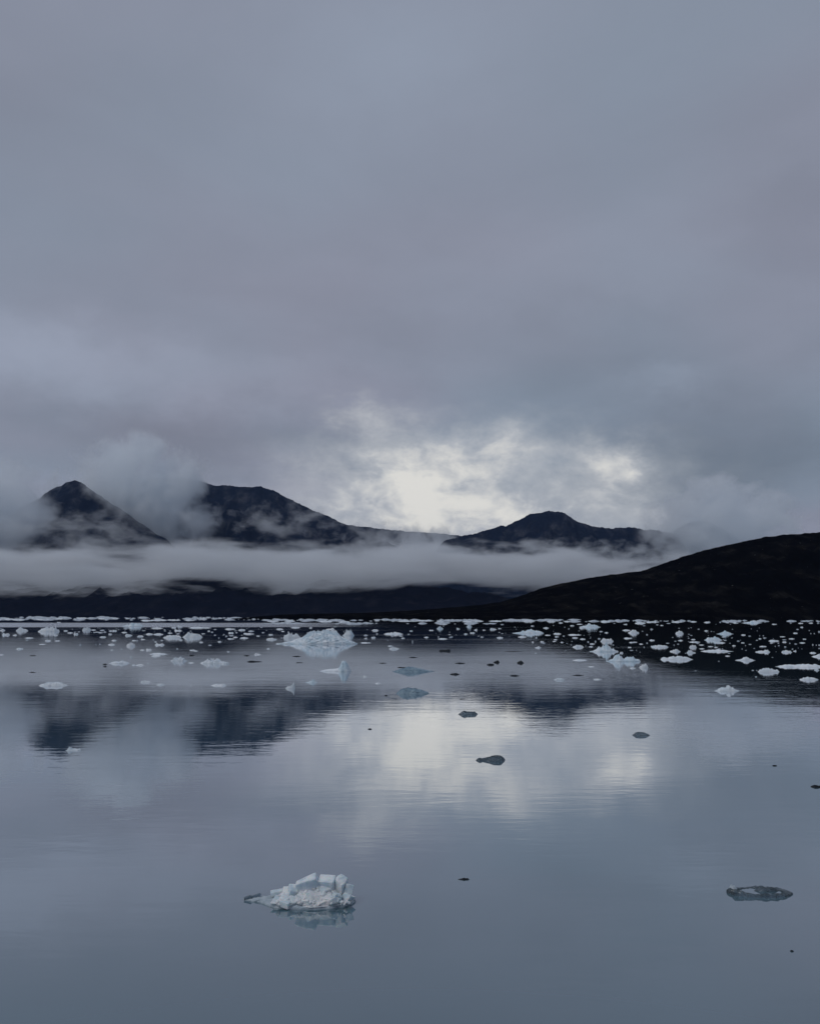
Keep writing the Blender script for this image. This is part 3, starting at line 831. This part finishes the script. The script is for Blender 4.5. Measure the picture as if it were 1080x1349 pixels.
# the blocks: (px, y, z, size x, y, z, tilt, seed)
V, Fs = floe_mesh(1.30, 0.72, 0.15, [(0, .25), (.08, .40), (.2, .6), (.32, .85), (.45, 1), (.55, .9), (.7, 1), (.85, .95), (.95, .8), (1, .5)], 88, nr=44, ns=150,
                  edge=2.2, rough=0.8, freq=2.2, irr=0.22, skirt=0.02, off=(fx(412), 0.06))
rnd = random.Random(12)
V = [(x + rnd.uniform(-.003, .003), y + rnd.uniform(-.003, .003), z + 0.04 + rnd.uniform(-.003, .003)) for x, y, z in V]
link_mesh('heap', V, Fs, M_BLOCK, root)
blocks = [
    (402, 0.08, 0.255, 0.46, 0.24, 0.42, (0.22, -0.40, 0.12), 21), (385, 0.06, 0.17, 0.30, 0.24, 0.24, (0.3, 0.25, 0.5), 22), (374, 0.16, 0.14, 0.20, 0.20, 0.16, (0.3, 0.1, 0.2), 23),
    (361, 0.24, 0.11, 0.26, 0.14, 0.08, (0.1, -0.14, 0.25), 24), (424, 0.16, 0.235, 0.38, 0.26, 0.38, (0.25, 0.04, -0.2), 25), (441, 0.12, 0.22, 0.20, 0.20, 0.42, (0.2, 0.30, -0.5), 26),
    (450, 0.08, 0.17, 0.18, 0.20, 0.30, (-0.1, 0.35, 0.4), 27), (452, -0.02, 0.10, 0.18, 0.20, 0.16, (0.3, 0.5, 0.9), 28), (409, -0.07, 0.14, 0.24, 0.14, 0.20, (0.5, 0.3, 0.5), 29),
    (374, -0.12, 0.07, 0.48, 0.30, 0.06, (0.20, 0.03, -0.10), 32), (393, -0.16, 0.09, 0.22, 0.14, 0.12, (0.5, 0.3, 0.3), 33), (424, -0.14, 0.10, 0.30, 0.20, 0.13, (0.42, -0.15, 0.3), 34),
    (438, -0.08, 0.13, 0.18, 0.14, 0.16, (0.4, 0.3, 0.7), 35)]
for (px, y, z, sx, sy, sz, tl, sd) in blocks:
    link_mesh('block', *hull_block((fx(px), y, z), (sx, sy, sz), sd, n=11, tilt=tl, bev=0.05, grain=0.35 if sd in (21, 22, 24, 25, 32) else 0.9), M_BLOCK, root)
rnd = random.Random(31)
for i in range(34):                      # middle-sized broken lumps over the whole heap
    px, y = rnd.uniform(368, 455), rnd.uniform(-0.24, 0.12)
    hz = 0.07 + 0.17 * max(0.0, (y + 0.26) / 0.38) * math.exp(-((px - 414) / 36) ** 2)
    a_ = rnd.uniform(0.10, 0.20)
    link_mesh('block', *hull_block((fx(px), y, hz), (a_ * rnd.uniform(.9, 1.5), a_, a_ * rnd.uniform(.5, 1.0)), 800 + i, n=11,
              tilt=(rnd.uniform(-.3, .7), rnd.uniform(-.5, .5), rnd.uniform(0, 3)), bev=0.08, grain=0.5), M_BLOCK, root)
rnd = random.Random(77)
bits = []
for i in range(150):
    px = rnd.uniform(366, 454)
    y = rnd.uniform(-0.27, 0.16)
    s_ = rnd.uniform(0.02, 0.065)
    top_ = 0.10 + 0.28 * max(0, (y + 0.15) / 0.3) * math.exp(-((px - 412) / 34) ** 2)
    bits.append(hull_block((fx(px), y, top_ * rnd.uniform(0.75, 1.0)), (s_ * rnd.uniform(.8, 1.6), s_, s_ * rnd.uniform(.6, 1.2)), 500 + i, n=9, tilt=(rnd.uniform(-1, 1), rnd.uniform(-1, 1), rnd.uniform(0, 3)), bev=0.05))
link_mesh('rubble', *join(*bits), M_BLOCK, root)['kind'] = 'stuff'

# ------------------------------------------------------------------ the many small pieces
PROTO = {}
rnd = random.Random(19)
for kind, mats in (('flat', 'wd'), ('lump', 'wd')):
    for mk in mats:
        lst = []
        for v in range(7):
            if kind == 'flat':
                prof = [(0, rnd.uniform(.3, .7)), (rnd.uniform(.15, .4), rnd.uniform(.7, 1)), (rnd.uniform(.5, .8), rnd.uniform(.6, 1)), (1, rnd.uniform(.3, .8))]
            else:
                prof = [(0, rnd.uniform(.2, .5)), (rnd.uniform(.2, .4), rnd.uniform(.5, 1)), (rnd.uniform(.45, .6), rnd.uniform(.4, .9)), (rnd.uniform(.65, .85), rnd.uniform(.6, 1)), (1, rnd.uniform(.2, .5))]
            V, Fs = floe_mesh(1.0, 1.0, 1.0, prof, 700 + len(PROTO) * 20 + v, nr=6, ns=22, edge=4.5, rough=0.6, irr=0.6, jag=0.45)
            lst.append(raw_mesh('ice_chip', V, Fs, MATS[mk]))
        PROTO[kind, mk] = lst

# blobs read off enlargements of the photo: origin x, origin y, scale, then (centre x, centre y, width, height) of the visible chip
ZOOMS = [
    (0, 805, 6.0, 'w', '60,62,150,14 150,68,100,12 340,65,110,12 470,60,70,10 530,55,50,12 655,54,100,12 800,58,60,12 915,57,50,12 1010,57,40,10 465,90,34,12 410,96,24,8 20,150,50,24 45,185,70,30 120,190,40,16 440,190,40,16 600,180,42,26 555,170,50,12 520,155,40,10 870,182,30,18 905,155,40,18 830,165,26,10 815,204,60,12 740,148,40,10 1015,190,64,28 985,168,50,10 900,232,44,16 885,262,60,18 1060,232,40,10 230,212,80,8 380,232,50,26 455,235,50,8 215,230,30,6 335,262,60,8 635,265,16,16 155,297,66,16 15,345,40,10 25,255,10,10 885,308,26,16 790,262,20,8 760,262,10,8 960,300,10,10 1037,362,18,24 1060,427,40,12'),
    (0, 805, 6.0, 'd', '1020,434,26,7 830,420,40,12 830,438,36,12 260,352,58,8 258,484,62,8 210,455,14,6 790,444,26,6'),
    (180, 805, 6.0, 'w', '85,72,110,14 180,70,160,12 530,60,60,22 660,55,40,14 730,62,60,14 420,70,80,12 990,52,60,14 300,70,120,10 160,132,100,14 295,130,40,20 340,122,40,24 325,153,64,22 500,130,190,14 740,140,90,14 835,147,64,16 910,157,40,10 570,158,24,14 597,166,22,8 527,179,32,10 100,180,66,14 175,180,80,18 265,172,40,10 745,172,48,18 885,178,90,14 790,170,20,8 860,175,30,10 30,198,60,14 5,232,14,14 50,224,40,8 133,226,14,8 150,243,24,12 200,232,24,8 510,245,32,20 350,228,34,16 655,242,34,16 180,265,86,28 45,307,36,20 95,305,50,28 170,337,150,20 150,355,80,14 320,298,18,12 440,310,50,16 470,315,30,14 430,408,50,12 700,412,60,30 30,425,70,18 90,412,16,24 955,342,62,22 430,590,16,18 745,218,60,10 710,198,20,10 780,205,40,12 850,210,70,16 960,197,30,12 1000,170,24,8 1062,187,30,14 620,190,20,8 650,212,14,8 690,185,14,8 580,270,30,8 1040,298,30,16 725,322,26,10'),
    (180, 805, 6.0, 'd', '435,350,46,10 870,352,50,8 930,398,124,16'),
    (350, 805, 6.0, 'w', '50,47,110,8 430,47,110,12 490,47,60,8 580,46,50,6 770,46,50,8 190,75,90,18 60,78,100,12 480,80,120,14 620,83,100,12 880,75,40,14 110,140,60,16 235,128,80,14 510,143,75,24 355,132,30,14 135,160,30,10 40,187,40,14 45,218,90,26 180,165,14,10 335,172,26,10 790,250,90,10 865,150,60,16 850,208,40,20 790,215,26,14 880,180,18,8 985,275,40,12 965,230,12,8 785,518,40,22 890,570,50,14 1000,198,18,12'),
    (350, 805, 6.0, 'd', '245,358,70,8 130,362,16,6 265,408,60,7 925,412,66,8 950,668,26,14'),
    (520, 805, 6.0, 'w', '360,80,60,22 230,75,160,10 100,78,180,10 570,80,80,14 660,78,90,10 800,77,120,12 1010,72,50,18 1050,77,60,14 395,103,40,10 288,152,38,12 128,157,28,12 500,140,30,16 640,148,26,22 705,150,28,10 775,142,60,24 828,138,30,10 848,106,28,8 30,180,60,12 50,196,36,8 65,213,30,14 560,180,34,10 612,172,46,16 250,207,40,14 345,204,14,10 380,218,80,12 450,203,20,12 140,240,10,26 830,208,56,16 690,205,30,8'),
    (520, 805, 6.0, 'd', '145,366,75,9 517,412,86,11 945,510,86,14 475,498,80,16 820,260,70,5 940,321,150,6 1025,363,40,6 535,697,56,7 60,446,100,10'),
    (680, 805, 6.0, 'w', '95,75,110,20 275,80,70,16 350,92,40,10 400,80,50,14 500,103,50,8 440,115,36,14 515,133,40,20 705,82,80,16 775,97,16,6 862,105,32,12 980,92,90,20 1055,85,60,14 128,118,32,8 235,133,50,16 415,140,14,8 868,150,70,12 1070,143,20,14 1032,185,14,8 325,177,66,16 460,186,108,13 712,171,34,12 250,190,50,8 45,203,80,12 320,202,34,10 465,210,50,12 525,220,44,18 880,213,64,14 158,210,18,12 375,197,18,8 655,218,24,10 626,240,14,16 600,258,44,12 590,281,36,14 765,268,18,6 895,287,30,12 910,247,40,10 985,260,36,8 1065,230,32,16 1010,285,10,10 1070,278,16,18 130,245,20,16 203,242,30,18 310,225,34,10 300,240,30,10 400,256,10,6 360,247,26,12 440,240,10,6 568,243,14,12 830,330,30,24 173,288,54,22 500,388,130,12 590,440,60,8 920,450,50,14 340,540,90,24 640,540,70,14'),
    (680, 805, 6.0, 'd', '490,507,100,11 620,900,30,7 518,800,22,9'),
    (830, 805, 8.31, 'w', '115,125,110,18 265,115,110,20 510,115,130,20 345,157,40,14 297,150,28,10 420,135,50,8 690,115,80,14 840,122,80,16 985,122,20,12 1060,122,40,14 233,198,26,18 832,215,50,14 530,279,50,8 1020,282,36,12 465,288,16,8 185,258,20,14 240,318,66,18 10,296,26,12 550,322,60,20 495,330,26,8 690,310,50,12 708,337,130,16 980,345,120,18 740,355,40,8 640,297,18,8 50,340,60,10 120,360,40,8 185,350,18,14 410,352,40,8 525,362,24,10 480,372,14,10 780,370,60,10 1040,320,40,8 880,387,60,12 938,398,44,14 785,412,60,12 1010,412,16,8 1065,492,60,12 970,550,20,8 715,655,24,8'),
    (950, 805, 8.31, 'w', '70,127,40,10 157,128,62,14 580,143,58,12 760,132,20,10 870,132,60,12 980,130,50,12 1062,130,30,14 880,176,34,22 835,200,30,10 812,240,54,14 1072,225,28,18 243,260,54,14 670,280,64,10 422,303,36,16 390,320,28,8 770,302,70,14 910,307,40,14 575,322,115,26 690,315,50,8 690,338,50,14 550,350,40,10 625,350,20,10 186,328,34,12 235,348,40,14 315,365,36,8 138,378,38,22 95,352,16,8 458,386,84,12 885,347,70,12 815,360,34,10 750,352,16,12 630,378,20,10 700,392,28,12 590,385,12,8 265,378,12,8 1002,368,16,16 1040,372,12,10 1072,372,20,14 1072,408,20,10 780,416,20,10 228,415,14,8 270,430,18,6 805,438,36,22 1005,455,76,22 345,650,28,10 388,650,12,8 380,720,24,12 1045,645,60,32 980,245,14,10 1018,245,14,10 460,270,16,8 420,270,10,8 560,508,20,6'),
]
small = []
for ox, oy, sc_, mk, txt in ZOOMS:
    for t in txt.split():
        cx, cyy, ww, hh = [float(v) for v in t.split(',')]
        small.append((ox + cx / sc_, oy + cyy / sc_, ww / sc_, hh / sc_, mk))
small.sort(key=lambda s: -s[2] * s[3])
LIMIT = 300 - len(BIG) - 3
stuff_small = small[LIMIT:]
small = small[:LIMIT]

ORD = ['', 'second ', 'third ', 'fourth ', 'fifth ', 'sixth ', 'seventh ', 'eighth ', 'ninth ', 'tenth ', 'eleventh ', 'twelfth ', 'thirteenth ', 'fourteenth ', 'fifteenth ', 'sixteenth ']
buckets = {}
info = []
for i, (cx, cyy, ww, hh, mk) in enumerate(small):
    best = min(LANDMARKS, key=lambda l: math.hypot(l[0] - cx, (l[1] - cyy) * 2.2))
    ddx, ddy = cx - best[0], (cyy - best[1])
    if abs(ddx) > 2.2 * abs(ddy):
        rel = 'left of' if ddx < 0 else 'right of'
    else:
        rel = 'beyond' if ddy < 0 else 'nearer than'
    kind = 'flat' if ww / max(hh, 0.1) > 3.2 else 'lump'
    key = (best[2], rel, kind, mk)
    buckets.setdefault(key, []).append((math.hypot(ddx, ddy), i))
    info.append(key)
labels = {}
for key, lst in buckets.items():
    lst.sort()
    ref, rel, kind, mk = key
    for r_, (_, i) in enumerate(lst):
        ww = small[i][2]
        noun = ('dark' if mk == 'd' else 'white') + (' thin ice sliver' if kind == 'flat' else ' ice lump')
        lead = '' if len(lst) == 1 else ('nearest ' if r_ == 0 else ORD[min(r_, 15)] + 'nearest ')
        labels[i] = (lead + ('small ' if ww > 5 else 'tiny ') + noun + ' ' + rel + ' ' + ref) if len(lst) == 1 else (lead + noun + ' ' + rel + ' ' + ref)

rnd = random.Random(4)
for i, (cx, cyy, ww, hh, mk) in enumerate(small):
    kind = info[i][2]
    yb = cyy + hh * (0.34 if kind == 'flat' else 0.20)
    yb = max(yb, 812.6)
    X, Y, wd, dp, hg, D = spot(cx - ww / 2, cx + ww / 2, yb - hh * (0.58 if kind == 'flat' else 0.52), yb, 0.4)
    dp = min(dp, wd * 0.6)
    nm = 'ice_chunk' if ww > 8 and kind == 'lump' else 'ice_floe' if ww > 10 else 'ice_chip'
    o = place_piece(nm, labels[i], PROTO[kind, mk][rnd.randrange(7)], X, Y, 0.0, (wd * rnd.choice((-1, 1)) if False else wd, dp, hg))
    o['group'] = 'small pieces of drift ice'

# the crushed ice too fine to count: the leftovers of the drift and the strips along the far shores
parts = []
proto = [floe_mesh(1.0, 1.0, 1.0, [(0, .4), (.4, 1), (.7, .7), (1, .4)], 900 + v, nr=3, ns=10, irr=0.45) for v in range(5)]


def brash(cx, yb, ww, hh):
    X, Y, wd, dp, hg, D = spot(cx - ww / 2, cx + ww / 2, yb - hh, yb, 0.5)
    V, Fs = proto[rnd.randrange(5)]
    parts.append(([(x * wd + X, y * dp + Y, z * hg) for x, y, z in V], Fs))


for cx, cyy, ww, hh, mk in stuff_small:
    if mk == 'w':
        brash(cx, max(812.6, cyy + hh * 0.25), ww, hh * 0.6)
strips = [  # x from, x to, y from, y to, how many, widest
    (-10, 365, 813.2, 815.6, 210, 9), (-10, 365, 814.8, 817.2, 150, 8), (340, 560, 816.4, 818.4, 120, 8), (520, 760, 816.6, 818.2, 170, 9), (720, 1090, 817.6, 819.2, 170, 7),
    (350, 660, 820.8, 822.6, 110, 10), (-10, 370, 826, 834, 90, 4), (180, 380, 828, 842, 70, 3.5), (680, 1090, 822, 862, 150, 2.4), (380, 680, 824, 842, 60, 3.0), (340, 490, 812.5, 813.2, 24, 8)]
for a, b, c, d, n_, wm in strips:
    for k in range(n_):
        ww = wm * (rnd.uniform(0.25, 1.0) ** 1.6 if rnd.random() < 0.8 else rnd.uniform(1.0, 2.2))
        cx = rnd.uniform(a, b)
        if fbm(np.array(cx / 38.0 + a * 0.37), np.array(c * 0.9), 3) < rnd.uniform(-0.25, 0.22):
            continue
        brash(cx, rnd.uniform(c, d), max(0.8, ww), max(0.45, min(1.5, ww * rnd.uniform(0.06, 0.20))))
o = link_mesh('brash_ice', *join(*parts), M_SLUSH)
tag(o, 'crushed white brash ice strewn in strips along the far shores', 'brash ice', kind='stuff')
